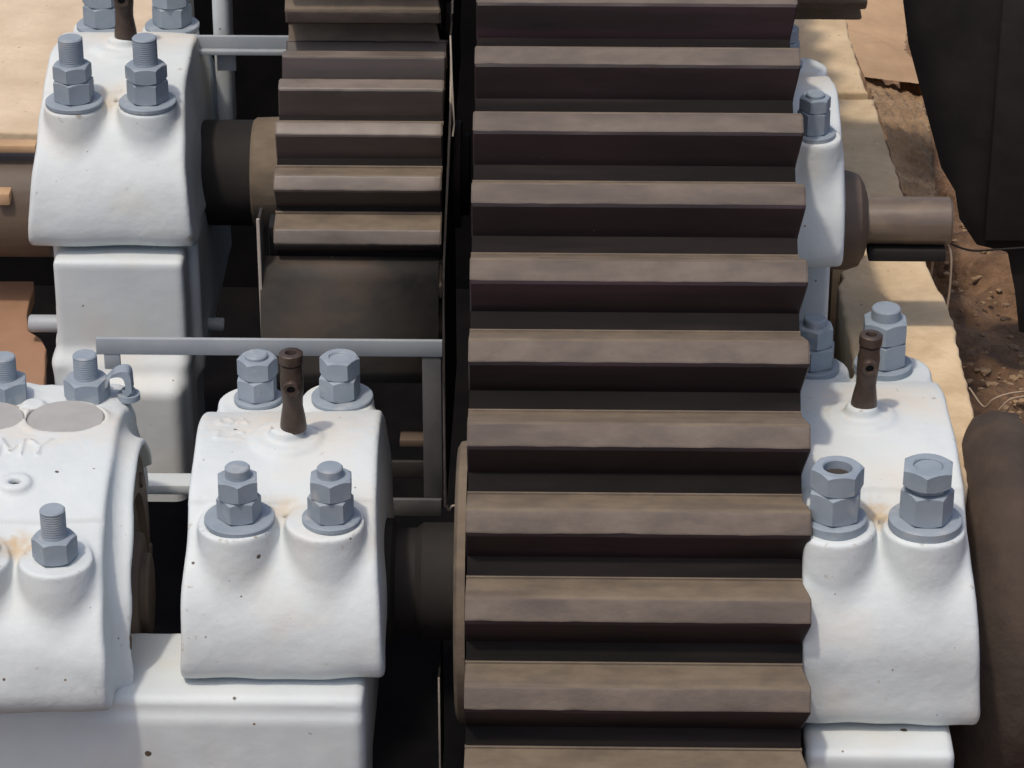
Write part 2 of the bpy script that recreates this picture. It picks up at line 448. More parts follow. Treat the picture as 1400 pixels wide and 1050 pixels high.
def stud_bolt(parent, x, y, z=0.0, washer=(48, 7), nuts=((31, 34), (31, 30)), stud=(17.5, 15), rots=None, hollow=0, hole=8, tilt=(0, 0), wz=0):
    """stud rising through washer and nuts: part > sub-parts"""
    top = z + washer[1] + sum(h for _, h in nuts)
    sr, sh = stud
    zt = top + sh
    if hollow: zt = top - hole + 1
    th = [(0, z - 5), (sr, z - 5)]
    if not hollow:
        th += [(sr, top + 1)]
        k = top + 3
        while k < zt - 4 and sh > 25:            # faint thread rings under the paint
            th += [(sr, k), (sr - 0.7, k + 1.2), (sr, k + 2.4)]; k += 3.6
        th += [(sr, zt - 2.2), (sr - 2, zt), (0, zt)]
    else:
        th += [(sr * .92, zt), (0, zt)]
    o = link('stud', lathe_me('stud', th, M_grey, n=28), parent, (x, y, 0), (rad(tilt[0]), rad(tilt[1]), 0))
    wr, wh = washer
    if wr:
        link('washer', lathe_me('washer', [(sr, z), (wr - 1, z), (wr, z + 1.2), (wr, z + wh - 1.5), (wr - 1.6, z + wh), (sr, z + wh)], M_grey, n=40),
             o, (wz, 0, 0), (rad(random.uniform(-.6, .6)), rad(random.uniform(-.6, .6)), 0))
    zz = z + (wh if wr else 0)
    for i, (R, h) in enumerate(nuts):
        rot = rots[i] if rots else random.uniform(0, 60)
        last = i == len(nuts) - 1
        me = hexprof('nut', R, h - 0.4, M_grey, rad(rot), hollow if last else 0, hole_depth=hole if (last and hollow) else 0)
        link('nut', me, o, (random.uniform(-.8, .8), random.uniform(-.8, .8), zz + 0.2))
        zz += h
    return o

def oiler(parent, x, y, z, h=122, face=0.0, lean=0.0, r=15.5):
    """brown oil cup pipe with a side port, part > sub-parts"""
    prof = [(0, z), (18.5, z), (19, z + 6), (18, z + 16), (14.5, z + 38), (15, z + 50), (r + .8, z + 62), (r + 1.2, z + 82), (r - .2, z + 90), (r, z + h - 19), (r - 2, z + h - 18),
            (r - 2, z + h - 16), (r + 1.6, z + h - 15), (r + 1.8, z + h - 1.5), (r, z + h), (8.5, z + h), (8, z + h - 1), (8, z + h - 16), (0, z + h - 16)]
    o = link('oil_cup', lathe_me('oil_cup', prof, M_oiler, n=30, sharp=50), parent, (x, y, 0), (0, rad(lean), 0))
    zc = z + 74
    port = lathe_me('side_port', [(11.5, 8), (11.5, 22), (10.5, 23.5), (6.2, 23.5), (6, 23), (6, 10)], M_oiler, n=24, axis='Y')
    p = link('side_port', port, o, (0, 0, zc), (0, 0, math.pi + face))
    link('bore', lathe_me('bore', [(0, z + h - 6), (7.8, z + h - 6), (7.8, z + h - 7), (0, z + h - 7)], M_hole, n=16), o)
    link('port_bore', lathe_me('port_bore', [(0, 18), (5.9, 18), (5.9, 17), (0, 17)], M_hole, n=16, axis='Y'), p)
    return o

# ------------------------------------------------------------------ bearing cap casting
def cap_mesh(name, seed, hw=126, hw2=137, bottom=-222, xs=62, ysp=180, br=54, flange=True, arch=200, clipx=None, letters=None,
             discs=False, hole_boss=False, collar=None, marks=None, m=M_white, back=True, flr=50, a=265, h=3.6, fl_x=0, lift=0):
    zc = -172.0
    def fn(X, Y, Z):
        zz = np.minimum(Z - zc, 1e9)
        up = np.maximum(zz, 0)
        b_ = arch
        q = np.sqrt((Y / a) ** 2 + (up / b_) ** 2 + 1e-9)
        # distance estimate of an ellipse
        g = np.sqrt((Y / a ** 2) ** 2 + (up / b_ ** 2) ** 2) + 1e-6
        d = q * (q - 1) / g
        d = d - np.clip((a * .513 - np.abs(Y)) / 5, 0, 1) * 4.5
        d = smax(d, (bottom - Z), 48)
        hwz = hw + (hw2 - hw) * np.clip(-Z / 200.0, 0, 1.3)
        d = smax(d, np.abs(X) - hwz, 10)
        ys = (-ysp, ysp) if back else (-ysp,)
        for yy in ys:
            for sx in (-1, 1):
                d = smin(d, cyl_z(X, Y, Z, sx * xs, yy, br, -125, 0.0, 4, 0.06), 13)
        # flat spot faces and the shelf between the two bosses
        if flange:
            d = smin(d, cyl_z(X, Y, Z, fl_x, 0, flr, 0, 38 + lift, 8, 0.15), 9)
            d = smin(d, cyl_z(X, Y, Z, fl_x, 0, 23, 20, 52 + lift, 4, 0.25), 6)
        if discs:
            for cx in discs[0]:
                d = smin(d, cyl_z(X, Y, Z, cx, discs[1], 58.5, -120, 36, 3, 0.16), 18)
            for cx in discs[0]:
                d = smax(d, -cyl_z(X, Y, Z, cx, discs[1], 56, 22, 90, 1), 2)
            d = smin(d, rbox(X, Y, Z, -112, 112, 100, 262, -150, 12, 18), 20)
            d = smin(d, cyl_z(X, Y, Z, -18, 178, 16, -10, 22, 4, 0.3), 10)
        if hole_boss:
            d = smin(d, cyl_z(X, Y, Z, hole_boss[0], hole_boss[1], 23, -60, hole_boss[2], 4, 0.12), 8)
            d = smax(d, -cyl_z(X, Y, Z, hole_boss[0], hole_boss[1], 7.0, hole_boss[2] - 16, 80, 1), 2)
        else:
            d = smax(d, -cyl_z(X, Y, Z, 6, -ysp + 28, 4.2, -22, 60, 1), 2)
        if collar:
            x0, x1, r0, r1 = collar
            cc_ = cyl_x(X, Y, Z, 0, -205, r0, 0, x1, 8)
            d = smin(d, smax(cc_, np.where(Y > 60, -95 - Z, -999.0), 6), 30)
            d = smax(d, -cyl_x(X, Y, Z, 0, -205, r1, x1 - 60, x1 + 60, 3), 4)
        if letters:
            for seg in letters:
                d = smin(d, capsule(X, Y, Z, *seg), 1.6)
        d = d + lumps(X, Y, Z, seed, 1.5)
        if clipx is not None:
            d = smax(d, clipx - X, 4)
        return d
    x1 = max(160, (collar[1] + 20) if collar else 0)
    return nets(name, fn, (-165, -a - 25, bottom - 12), (x1, a + 25, 66 + lift), h, m)

def arch_z(y, arch=200, a=265):
    return -172 + arch * math.sqrt(max(0, 1 - (y / a) ** 2)) + (4.5 if abs(y) < 136 else 0)

def strokes(char, cx, cy, w, hgt, r, lift=0.5):
    """letter strokes lying on the arch; cy is the letter's middle, hgt along y"""
    G = {'M': [((0, 0), (0, 1)), ((0, 1), (.5, .25)), ((.5, .25), (1, 1)), ((1, 1), (1, 0))],
         'Y': [((0, 1), (.5, .5)), ((1, 1), (.5, .5)), ((.5, .5), (.5, 0))],
         'A': [((0, 0), (.5, 1)), ((1, 0), (.5, 1)), ((.22, .4), (.78, .4))],
         '2': [((0, .8), (.3, 1)), ((.3, 1), (.8, .9)), ((.8, .9), (.8, .6)), ((.8, .6), (0, 0)), ((0, 0), (.9, 0))],
         'L': [((0, 1), (0, 0)), ((0, 0), (.9, 0))],
         'O': [((.2, 0), (.8, 0)), ((.8, 0), (1, .5)), ((1, .5), (.8, 1)), ((.8, 1), (.2, 1)), ((.2, 1), (0, .5)), ((0, .5), (.2, 0))]}
    out = []
    for p, q in G[char]:
        A = [cx + (p[0] - .5) * w, cy + (p[1] - .5) * hgt]; B = [cx + (q[0] - .5) * w, cy + (q[1] - .5) * hgt]
        out.append(((A[0], A[1], arch_z(A[1]) + lift), (B[0], B[1], arch_z(B[1]) + lift), r))
    return out

# washer plane of the front bearings
ZW = -193.0
YC = 137.0                       # shaft axis of the front row
AX = -205.0                      # axis below the washer plane

# ================================================================== GEARS
def gear(name, label, loc, R, N, W, phase, tip=28, flank=29, h=46, group=None, mats=(M_tip, M_dust, M_grease_shade, M_root), rim=70, hub=None, jitter=0.0, cat='gear', strip=4, taper=9):
    """toothed wheel, axis along X, from x=-W/2 to W/2. phase = angle of tooth 0, measured from -Y towards +Z"""
    t = thing(name, label, cat, loc, 0, group)
    Rr = R - h
    pitch = 2 * math.pi / N
    # one tooth in local frame: r outwards = +Z, tangential = +Y (towards larger angle), then rotated about X
    half = tip / 2.0
    prof = [(0, 0), (flank * .20, h * .07), (flank * .50, h * .40), (flank * .76, h * .74), (flank * 1.0, h * 1.0)]
    pts = []                      # from lower (leading) foot over the tip to upper (trailing) foot
    for l_, d_ in reversed(prof): pts.append((-(half + l_), R - d_))
    for k, (l_, d_) in enumerate(prof): pts.append(((half + l_), R - d_))
    pts = [(-(half + flank + 1), Rr - 6)] + pts + [(half + flank + strip * .6, Rr + 1.4), (half + flank + strip, Rr + 0.9), (half + flank + strip + 1, Rr - 6)]
    nP = len(pts)
    eb = 2.0                      # end chamfer
    NS = 22
    xs_ = [-W / 2] + [-W / 2 + eb + (W - 2 * eb) * i / NS for i in range(NS + 1)] + [W / 2]
    LAST = len(xs_) - 1
    vs = []
    for i, x in enumerate(xs_):
        for (ty, rz) in pts:
            if i in (0, LAST) and ty < half + flank + .5:
                s_ = 1 - eb / (half + flank); vs.append((x, ty * s_, rz - (eb if rz > Rr else 0)))
            else: vs.append((x, ty, rz))
            if i >= LAST - 1 and taper:
                p_ = vs[-1]; vs[-1] = (p_[0] - taper * min(1.0, max(0.0, (R - rz) / h)), p_[1], p_[2])
    fs, mi = [], []
    for i in range(LAST):
        for k in range(nP - 1):
            a = i * nP + k
            fs.append((a, a + 1, a + nP + 1, a + nP))
            # index: lead flank k 0..4, tip k==5, trailing after
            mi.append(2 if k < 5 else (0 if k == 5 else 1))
    fs.append(tuple(range(nP))); mi.append(1)
    fs.append(tuple(LAST * nP + k for k in reversed(range(nP)))); mi.append(1)
    vs = [(x, y, z) for x, y, z in vs]
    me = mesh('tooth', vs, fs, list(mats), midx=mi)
    import bmesh
    bm = bmesh.new(); bm.from_mesh(me); bmesh.ops.recalc_face_normals(bm, faces=bm.faces)
    # soften the tip edges a little
    ed = [e for e in bm.edges if e.calc_face_angle(0) > rad(20) and all(abs(v.co.z - R * S) < 1e-5 for v in e.verts)]
    bmesh.ops.bevel(bm, geom=ed, offset=1.6 * S, segments=2, profile=.5, affect='EDGES')
    bm.to_mesh(me); bm.free()
    me.polygons.foreach_set('use_smooth', [True] * len(me.polygons)); me.set_sharp_from_angle(angle=rad(22))
    variants = []
    for v_ in range(6):                 # worn edges: every variant has its own dents
        m2 = me.copy(); m2.name = 'tooth'
        rv = np.random.RandomState(v_ + int(R))
        n_v = len(m2.vertices); co = np.zeros(n_v * 3, np.float32); m2.vertices.foreach_get('co', co); co = co.reshape(-1, 3)
        X_ = co[:, 0] / S
        js = 1.0 if R > 1000 else 0.4
        ctl = rv.normal(size=60) * .35 * js; nick = np.zeros(60); nick[rv.randint(0, 60, 5)] = -rv.rand(5) * 2.2
        px_ = np.interp(X_, np.linspace(-W / 2, W / 2, 60), ctl); pn_ = np.interp(X_, np.linspace(-W / 2, W / 2, 60), nick)
        ctl2 = np.interp(X_, np.linspace(-W / 2, W / 2, 40), rv.normal(size=40) * .45 * js)
        topm = co[:, 2] > (R - 3) * S
        low = topm & (co[:, 1] < 0)
        co[topm, 2] += (px_[topm] * .5) * S
        co[low, 2] += pn_[low] * S * .8; co[low, 1] += (-pn_[low] * .6 + ctl2[low]) * S
        co[topm & ~low, 1] += ctl2[topm & ~low] * S
        m2.vertices.foreach_set('co', co.ravel()); m2.update(); variants.append(m2)
    for k in range(N):
        me = variants[(k * 5 + k // 6) % 6]
        a = phase - k * pitch
        # radial +Z must point to (-cos a, sin a) in (y, z): rotation about X by theta: z->( -sin, cos )
        th = math.pi / 2 - a
        link('tooth', me, t, (0, 0, 0), (th + rad(random.uniform(-jitter, jitter)), 0, 0))
    # rim
    n = N * 2
    Ri = Rr - rim
    vs, fs = [], []
    for x in (-W / 2 + 1, W / 2 - 1 - taper):
        for r in (Rr, Ri):
            for i in range(n):
                a = 2 * math.pi * i / n
                vs.append((x, -r * math.cos(a), r * math.sin(a)))
    for i in range(n):
        j = (i + 1) % n
        fs += [(i, j, 2 * n + j, 2 * n + i), (n + j, n + i, 3 * n + i, 3 * n + j), (i, n + i, n + j, j), (2 * n + j, 3 * n + j, 3 * n + i, 2 * n + i)]
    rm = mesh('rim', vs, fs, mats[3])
    bm = bmesh.new(); bm.from_mesh(rm); bmesh.ops.recalc_face_normals(bm, faces=bm.faces); bm.to_mesh(rm); bm.free()
    rm.polygons.foreach_set('use_smooth', [True] * len(rm.polygons)); rm.set_sharp_from_angle(angle=rad(35))
    link('rim', rm, t)
    # web disc and hub
    link('web', lathe_me('web', [(20, -W * .12), (Ri + 4, -W * .12), (Ri + 4, W * .12), (20, W * .12)], M_iron, axis='X', n=64), t)
    return t

gy, gz = vp(5912.55, -432.71)
gl = PY(640, 525, gy - 1550); gr = PY(1106, 525, gy - 1550)
# gear faces in x at the distance of its front surface
def gx(px, row, u):
    d = ray(px, row); tt = u / (d.dot(RM @ Vector((0, 0, -1))))
    return (CAM + d * tt).x
xl, xr = gx(638, 611, 4330), gx(1109, 611, 4330)
A0 = math.radians(38.17) + PITCH          # measured from the view direction -> from -Y
PITCHA = 2 * math.pi / 84
# the fitted rows are the front (lower) edges of the tips; centre of tooth lies half a tip further up
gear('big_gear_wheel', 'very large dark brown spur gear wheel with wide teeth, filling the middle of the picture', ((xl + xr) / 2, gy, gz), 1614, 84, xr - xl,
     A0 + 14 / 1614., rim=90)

# pinion on the rear shaft
py_, pz_ = vp(5150, 281.5)
pxl, pxr = gx(375, 258, 4890), gx(604, 258, 4890)
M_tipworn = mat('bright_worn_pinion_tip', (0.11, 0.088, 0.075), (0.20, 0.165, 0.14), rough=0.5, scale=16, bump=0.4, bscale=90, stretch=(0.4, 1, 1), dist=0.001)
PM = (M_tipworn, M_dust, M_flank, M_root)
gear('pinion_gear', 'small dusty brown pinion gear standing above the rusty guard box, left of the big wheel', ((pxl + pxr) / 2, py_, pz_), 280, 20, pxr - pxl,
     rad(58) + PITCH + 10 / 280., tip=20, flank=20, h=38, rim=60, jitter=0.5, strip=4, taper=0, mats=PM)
# gear meshing above it
R2 = 350
uy, uz = vp(5030 + .643 * R2, 575 + .766 * R2)
uxl, uxr = gx(390, 30, 5030), gx(603, 30, 5030)
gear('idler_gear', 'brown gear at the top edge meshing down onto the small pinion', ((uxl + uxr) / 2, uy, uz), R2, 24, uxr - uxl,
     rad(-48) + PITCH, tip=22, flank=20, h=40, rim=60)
# gear beyond the big wheel, top right
R3 = 230
k3y, k3z = vp(5100, 525 / F * 5000 + 215)
kxl, kxr = gx(1040, 15, 5000), gx(1187, 15, 5000)
gear('far_pinion_gear', 'dark brown pinion tooth end poking out at the top right behind the big wheel', ((kxl + kxr) / 2, k3y, k3z), R3, 15, kxr - kxl,
     rad(-72) + PITCH, tip=22, flank=22, h=38, rim=60)

# ================================================================== FRONT ROW OF BEARINGS
def at_front(px, row, y, z):
    return PZ(px, row, z)
# --- middle bearing (left of the gear)
c = PZ(387, 712, ZW)
LX = c.x
LET = strokes('O', -92, 60, 20, 26, 2.2) + strokes('A', -68, 60, 18, 26, 2.2) + strokes('L', -92, 10, 16, 22, 2.2) + strokes('2', -70, 10, 18, 22, 2.2)
b1 = thing('bearing_housing', 'white bearing housing left of the big wheel, open brown oil cup between its four bolts', 'bearing housing',
           (LX, c.y + 180, ZW), rad(1.3), 'white bearing housings bolted along the shafts')
link('cap', cap_mesh('cap', 3, letters=LET, hw=131, hw2=143), b1, (-8, 0, 0))
stud_bolt(b1, -64, -180, 0, (49, 8), ((31, 33), (31, 30)), (17.5, 16), rots=(10, 35))
stud_bolt(b1, 63, -180, 0, (41, 8), ((32, 34), (32, 30)), (18, 14), rots=(5, 30))
stud_bolt(b1, -62, 180, 0, (36, 7), ((31, 34), (30, 30)), (17, 6), rots=(25, 5))
stud_bolt(b1, 60, 180, 0, (46, 8), ((31, 34), (30, 30)), (17, 6), rots=(15, 55), hollow=15, hole=4, wz=3)
oiler(b1, 2, 0, 48, h=122)

# --- right bearing (right of the gear)
cR = PZ(1202, 718, ZW - 4)
b2 = thing('bearing_housing', 'bluish white bearing housing in the right foreground with open topped front nuts', 'bearing housing',
           (cR.x, cR.y + 235, ZW - 4), 0, 'white bearing housings bolted along the shafts')
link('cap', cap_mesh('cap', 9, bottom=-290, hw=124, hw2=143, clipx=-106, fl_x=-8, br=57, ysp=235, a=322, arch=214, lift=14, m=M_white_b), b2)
stud_bolt(b2, -62, -235, 0, (45, 15), ((38, 44), (37, 33)), (19, 6), rots=(20, 5), hollow=20, hole=16)
stud_bolt(b2, 63, -235, 0, (51, 14), ((37, 46), (29, 9), (38, 28)), (20, 6), rots=(0, 10, 22), hollow=20, hole=4)
stud_bolt(b2, -60, 235, 0, (40, 10), ((34, 34), (30, 32)), (17, 12), rots=(20, 35))
stud_bolt(b2, 46, 235, 0, (44, 14), ((36, 40), (36, 34)), (22, 18), rots=(28, 28))
link('nut_bore', lathe_me('nut_bore', [(0, 78), (19.6, 78), (19.6, 77), (0, 77)], M_guard, n=24), b2, (-62, -235, 0))
oiler(b2, -8, 0, 60, h=118, lean=2.5, r=15)

# --- left bearing with two cover discs
cA = PZ(18, 762, ZW - 10)
def on_arch(segs):
    return [((p[0], p[1], arch_z(p[1], 214, 322) + 5.5 - (4.5 if abs(p[1]) < 136 else 0)), (q[0], q[1], arch_z(q[1], 214, 322) + 5.5 - (4.5 if abs(q[1]) < 136 else 0)), r) for p, q, r in segs]
LETA = on_arch(strokes('M', -28, -8, 32, 44, 3.0) + strokes('Y', 12, -8, 28, 42, 3.0))
BX, BY, BZ = -12, -97, 44
b0 = thing('bearing_housing', 'white bearing housing at the left edge with two round grey cover discs on top', 'bearing housing',
           (cA.x - 8, cA.y + 235, ZW - 10), rad(2.2), 'white bearing housings bolted along the shafts')
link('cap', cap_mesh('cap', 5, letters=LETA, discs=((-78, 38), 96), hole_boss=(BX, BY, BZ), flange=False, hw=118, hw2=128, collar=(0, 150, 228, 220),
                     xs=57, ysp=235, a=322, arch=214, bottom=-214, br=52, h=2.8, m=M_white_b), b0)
for cx in (-78, 38):
    link('cover_disc', lathe_me('cover_disc', [(0, 28), (54, 28), (55.5, 30), (55.5, 36.5), (54, 38), (0, 38.5)], M_cover, n=48), b0, (cx, 96, 0))
link('drain_hole', lathe_me('drain_hole', [(0, BZ - 8), (6.4, BZ - 8), (6.4, BZ - 9), (0, BZ - 9)], M_hole, n=16), b0, (BX, BY, 0))
stud_bolt(b0, 57, -235, 0, (0, 0), ((31, 34),), (17.5, 42), rots=(8,))
stud_bolt(b0, -57, -235, 0, (0, 0), ((31, 34),), (17.5, 42), rots=(30,))
stud_bolt(b0, 58, 206, 14, (0, 0), ((34, 34),), (18, 38), rots=(5,))
stud_bolt(b0, -62, 206, 14, (0, 0), ((34, 34),), (18, 36), rots=(35,))

# shaft flange inside the ring of the left bearing
sh = thing('shaft_coupling', 'brown shaft coupling disc with a hub sitting inside the ring flange of the left bearing', 'coupling', (cA.x - 8, cA.y + 235, ZW - 10 + AX), rad(2.2))
link('coupling_disc', lathe_me('coupling_disc', [(0, 126), (214, 112), (217, 116), (217, 132), (208, 138), (150, 140), (142, 130), (96, 130), (90, 146), (0, 146)], M_brown, axis='X', n=64), sh)
link('shaft', lathe_me('shaft', [(62, 120), (62, 154), (58, 158), (0, 158)], M_brown, axis='X', n=40), sh)
for k in range(6):
    a = rad(60 * k + 52)
    link('coupling_bolt', lathe_me('coupling_bolt', [(0, 130), (12, 120), (12, 142), (10, 144), (0, 144)], M_brown, axis='X', n=6), sh, (0, 170 * math.cos(a), 170 * math.sin(a)))

# base frame of the front row
zb = ZW - 222
zax = ZW + AX
bf = thing('base_frame', 'long white cast base rail under the two left foreground bearings', 'base frame')
xe = PZ(497, 958, zb).x
def rail_fn(X, Y, Z):
    d = rbox(X, Y, Z, -1200, xe, -156, 22, zb - 420, zb, 13)
    d2 = rbox(X, Y, Z, -1200, xe - 4, -162, 0, zb - 460, zb - 26, 12)
    return smin(d, d2, 12) + lumps(X, Y, Z, 11, 0.8)
link('front_rail', nets('front_rail', rail_fn, (-900, -180, zb - 340), (xe + 12, 38, zb + 10), 5.0, M_white_old), bf)
link('rear_rail', box_me('rear_rail', (-900, xe, 446, 488, zb - 18, zb), M_white_old, 4), bf)
for (x0, x1) in ((LX - 120, LX + 112), (cA.x - 112, cA.x + 105)):
    link('cross_member', box_me('cross_member', (x0, x1, -20, 425, zb - 200, zb - 3), M_white_old, 6), bf)
rf = thing('base_frame', 'white base rail under the right foreground bearing at the bottom edge', 'base frame')
zr = ZW - 4 - 291
xr1 = PZ(1303, 1012, zr).x
def rail2_fn(X, Y, Z):
    return rbox(X, Y, Z, 348, xr1, cR.y - 132, cR.y + 50, zr - 400, zr, 12) + lumps(X, Y, Z, 21, 0.8)
link('front_rail', nets('front_rail', rail2_fn, (340, cR.y - 145, zr - 330), (xr1 + 12, cR.y + 62, zr + 10), 5.0, M_white_old), rf)
link('cross_member', box_me('cross_member', (430, xr1 - 20, cR.y + 30, cR.y + 460, zr - 200, zr - 3), M_white_old, 6), rf)

# front shaft with the flange disc beside the gear
xs0 = LX + 100
xd0, xd1 = gx(620, 780, 4420), gx(636, 780, 4420)
ft = thing('drive_shaft', 'dark drive shaft ending in a dusty flange disc against the big wheel', 'shaft', (0, YC, zax))
link('shaft', lathe_me('shaft', [(0, xs0), (92, xs0), (92, xs0 + 40), (78, xs0 + 46), (78, xd0 - 60), (86, xd0 - 50), (86, xd0 + 1), (0, xd0 + 1)], M_iron, axis='X', n=48), ft)
link('flange_disc', lathe_me('flange_disc', [(60, xd0), (196, xd0), (205, xd0 + 5), (207, xd1), (60, xd1)], M_dust, axis='X', n=72), ft)

# ================================================================== REAR BEARING (upper left)
cC = PY(151, 143, 926)
zC = cC.z
b3 = thing('bearing_housing', 'white bearing housing at the upper left standing on a tall white pedestal', 'bearing housing',
           (cC.x, 926 + 175, zC), 0, 'white bearing housings bolted along the shafts')
link('cap', cap_mesh('cap', 14, hw=118, hw2=136, bottom=-226, ysp=172, xs=60, br=48), b3)
stud_bolt(b3, -59, -172, 0, (47, 8), ((34, 36), (32, 27)), (20, 44), rots=(25, 20))
stud_bolt(b3, 61, -172, 0, (47, 8), ((34, 36), (34, 27)), (20, 46), rots=(0, 5))
stud_bolt(b3, -56, 172, 0, (47, 8), ((34, 36), (34, 27)), (20, 44), rots=(14, 5))
stud_bolt(b3, 62, 172, 0, (47, 8), ((34, 36), (34, 27)), (20, 44), rots=(4, 25))
oiler(b3, 6, 0, 48, h=122)
# its pedestal: a smooth block in front, a stepped foot below
zp = zC - 232
yf = 926 + 175 - 268
pL = PZ(66, 358, zp); pR = PZ(250, 358, zp)
p3 = thing('bearing_pedestal', 'white painted pedestal block under the upper left bearing with a sloping foot', 'pedestal', (0, 0, 0))
def ped_fn(X, Y, Z):
    d = rbox(X, Y, Z, pL.x + 4, pR.x, yf - 14, yf + 300, zp - 190, zp, 10)
    d = smin(d, rbox(X, Y, Z, pL.x - 6, pR.x + 16, yf + 60, yf + 560, zp - 240, zp + 8, 10), 10)
    d = smin(d, rbox(X, Y, Z, pL.x - 4, pR.x - 2, yf - 30, yf + 200, zp - 480, zp - 176, 14), 30)
    d = smin(d, rbox(X, Y, Z, pL.x + 30, pR.x - 6, yf - 70, yf + 60, zp - 480, zp - 205, 20), 34)
    return d + lumps(X, Y, Z, 31, 0.8)
link('block', nets('block', ped_fn, (pL.x - 20, yf - 90, zp - 420), (pR.x + 30, yf + 575, zp + 20), 5.0, M_white_old), p3)
kb = PY(40, 442, yf + 120)
link('pin_end', lathe_me('pin_end', [(0, 0), (13, 0), (15, 3), (15, 60), (0, 60)], M_bar, axis='X', n=24), p3, (kb.x, kb.y, kb.z))
kb2 = PY(300, 444, yf + 150)
link('pin_end', lathe_me('pin_end', [(0, -70), (12, -70), (12, 6), (10, 9), (0, 9)], M_bar, axis='X', n=24), p3, (kb2.x, kb2.y, kb2.z))
# white rounded lug hanging behind it
la, lb = PY(290, 0, 1250), PY(322, 178, 1250)
lg = thing('hanging_bracket', 'narrow white rounded bracket arm hanging just right of the upper left bearing', 'bracket')
def lug_fn(X, Y, Z):
    return rbox(X, Y, Z, la.x, lb.x, 1235, 1300, lb.z, lb.z + 420, 14) + lumps(X, Y, Z, 41, .7)
link('arm', nets('arm', lug_fn, (la.x - 8, 1225, lb.z - 8), (lb.x + 8, 1310, lb.z + 440), 4.0, M_white_old), lg)

# rear shaft between bearing and pinion
axC = zC - 196
rs = thing('rear_shaft', 'dark rear shaft with a brown rounded collar between the upper left bearing and the pinion', 'shaft', (0, 926 + 175, axC))
xa = cC.x + 100
cx0, cx1 = PY(338, 245, 1010).x, PY(380, 245, 1010).x
link('shaft', lathe_me('shaft', [(0, xa), (90, xa), (90, cx0 + 5), (70, cx0 + 6), (70, pxr + 30), (0, pxr + 30)], M_iron, axis='X', n=48), rs)
link('collar', lathe_me('collar', [(60, cx0 + 16), (62, cx0 + 2), (70, cx0), (84, cx0 - 4), (94, cx0 + 8), (97, pxl + 4), (60, pxl + 4)], M_dust, axis='X', n=48), rs)
link('end_collar', lathe_me('end_collar', [(60, pxr - 4), (92, pxr - 4), (92, pxr + 16), (60, pxr + 16)], M_brown, axis='X', n=48), rs)
# drum left of the bearing
dr = PY(0, 275, 1150)
xb0, xb1 = PY(-60, 275, 1050).x, PY(60, 275, 1050).x
ld = thing('left_shaft_drum', 'dark brown thick shaft with a rusty orange flange at the left edge of the picture', 'shaft', (0, dr.y, dr.z))
link('drum', lathe_me('drum', [(0, xb0 - 200), (96, xb0 - 200), (96, xb1), (0, xb1)], M_brown, axis='X', n=56), ld)
fl = PY(0, 190, 1090)
link('flange_plate', box_me('flange_plate', (xb0 - 200, PY(46, 190, 1090).x, -50, -20, 112, 126), M_ledge, 3), ld)
link('key', box_me('key', (PY(-8, 225, 1050).x, PY(10, 225, 1050).x, -104, -70, 38, 60), M_ledge, 3), ld)

# ================================================================== RIGHT REAR BEARING (behind the gear)
cD = PY(1090, 186, 530)
sc = 0.80
b4 = thing('bearing_housing', 'white bearing housing half hidden behind the big wheel, next to the bare shaft end', 'bearing housing',
           (cD.x, 530 + 140, cD.z), 0, 'white bearing housings bolted along the shafts')
capD = link('cap', cap_mesh('cap', 17, hw=68, hw2=76, bottom=-200, ysp=140, xs=27, br=38, arch=190, a=208, flange=False, h=4, clipx=-80), b4)
stud_bolt(b4, 24, -140, 0, (33, 8), ((25, 35), (24, 21)), (14, 6), rots=(6, 10), hollow=0)
stud_bolt(b4, -4, 140, 0, (30, 8), ((24, 36), (23, 22)), (15, 6), rots=(6, 10))
pd0 = PY(1075, 350, 560); pd1 = PY(1139, 350, 560)
link('pedestal', box_me('pedestal', (pd0.x - cD.x, pd1.x - cD.x, -80, 140, -600, -198), M_white_old, 9, 3), b4)
# its shaft end
sa = PY(1155, 302, 640); sb_ = PY(1304, 302, 640)
se = thing('shaft_end', 'brown steel shaft end sticking out of a wide collar over the sandstone coping', 'shaft', (0, 640 + 36, sa.z - 15))
link('collar', lathe_me('collar', [(0, sa.x - 40), (76, sa.x - 40), (78, sa.x + 6), (72, sa.x + 24), (58, sa.x + 32), (46, sa.x + 36), (0, sa.x + 36)], M_brown, axis='X', n=56), se)
link('shaft', lathe_me('shaft', [(0, sa.x), (37, sa.x), (38, sb_.x - 3), (35, sb_.x), (0, sb_.x)], M_shaft, axis='X', n=56), se)
link('key_plate', box_me('key_plate', (sa.x + 40, sb_.x - 8, -34, 6, -56, -36), M_iron, 3), se)

# ================================================================== GUARDS
# horizontal bar frame round the pinion pit (rows 465-487)
yb = 540
zt_ = PY(400, 465, yb).z; zb_ = PY(400, 487, yb).z
bl, brr = PY(131, 475, yb).x, PY(605, 475, yb).x
gf = thing('pit_guard', 'grey flat bar guard frame running behind the foreground studs and turning down at the pinion', 'guard frame')
link('top_bar', box_me('top_bar', (bl, brr, yb, yb + 8, zb_, zt_), M_bar, 1.5), gf)
v0, v1 = PY(577, 500, yb).x, PY(603, 500, yb).x
zlow = PY(590, 700, yb).z
link('end_lug', box_me('end_lug', (PY(141, 475, yb).x, PY(163, 475, yb).x, yb + 1, yb + 8.5, zb_ - 26, zb_ + 1), M_bar, 1.5), gf)
link('upright', box_me('upright', (v0, v1, yb + 2, yb + 9.5, zlow + 4, zb_ + 1), M_dull, 1.5), gf)
q0 = PY(526, 690, yb).x
link('bottom_bar', box_me('bottom_bar', (q0 - 60, brr - 4, yb - 8, yb, zlow - 4, PY(560, 680, yb).z), M_dull, 1.5), gf)
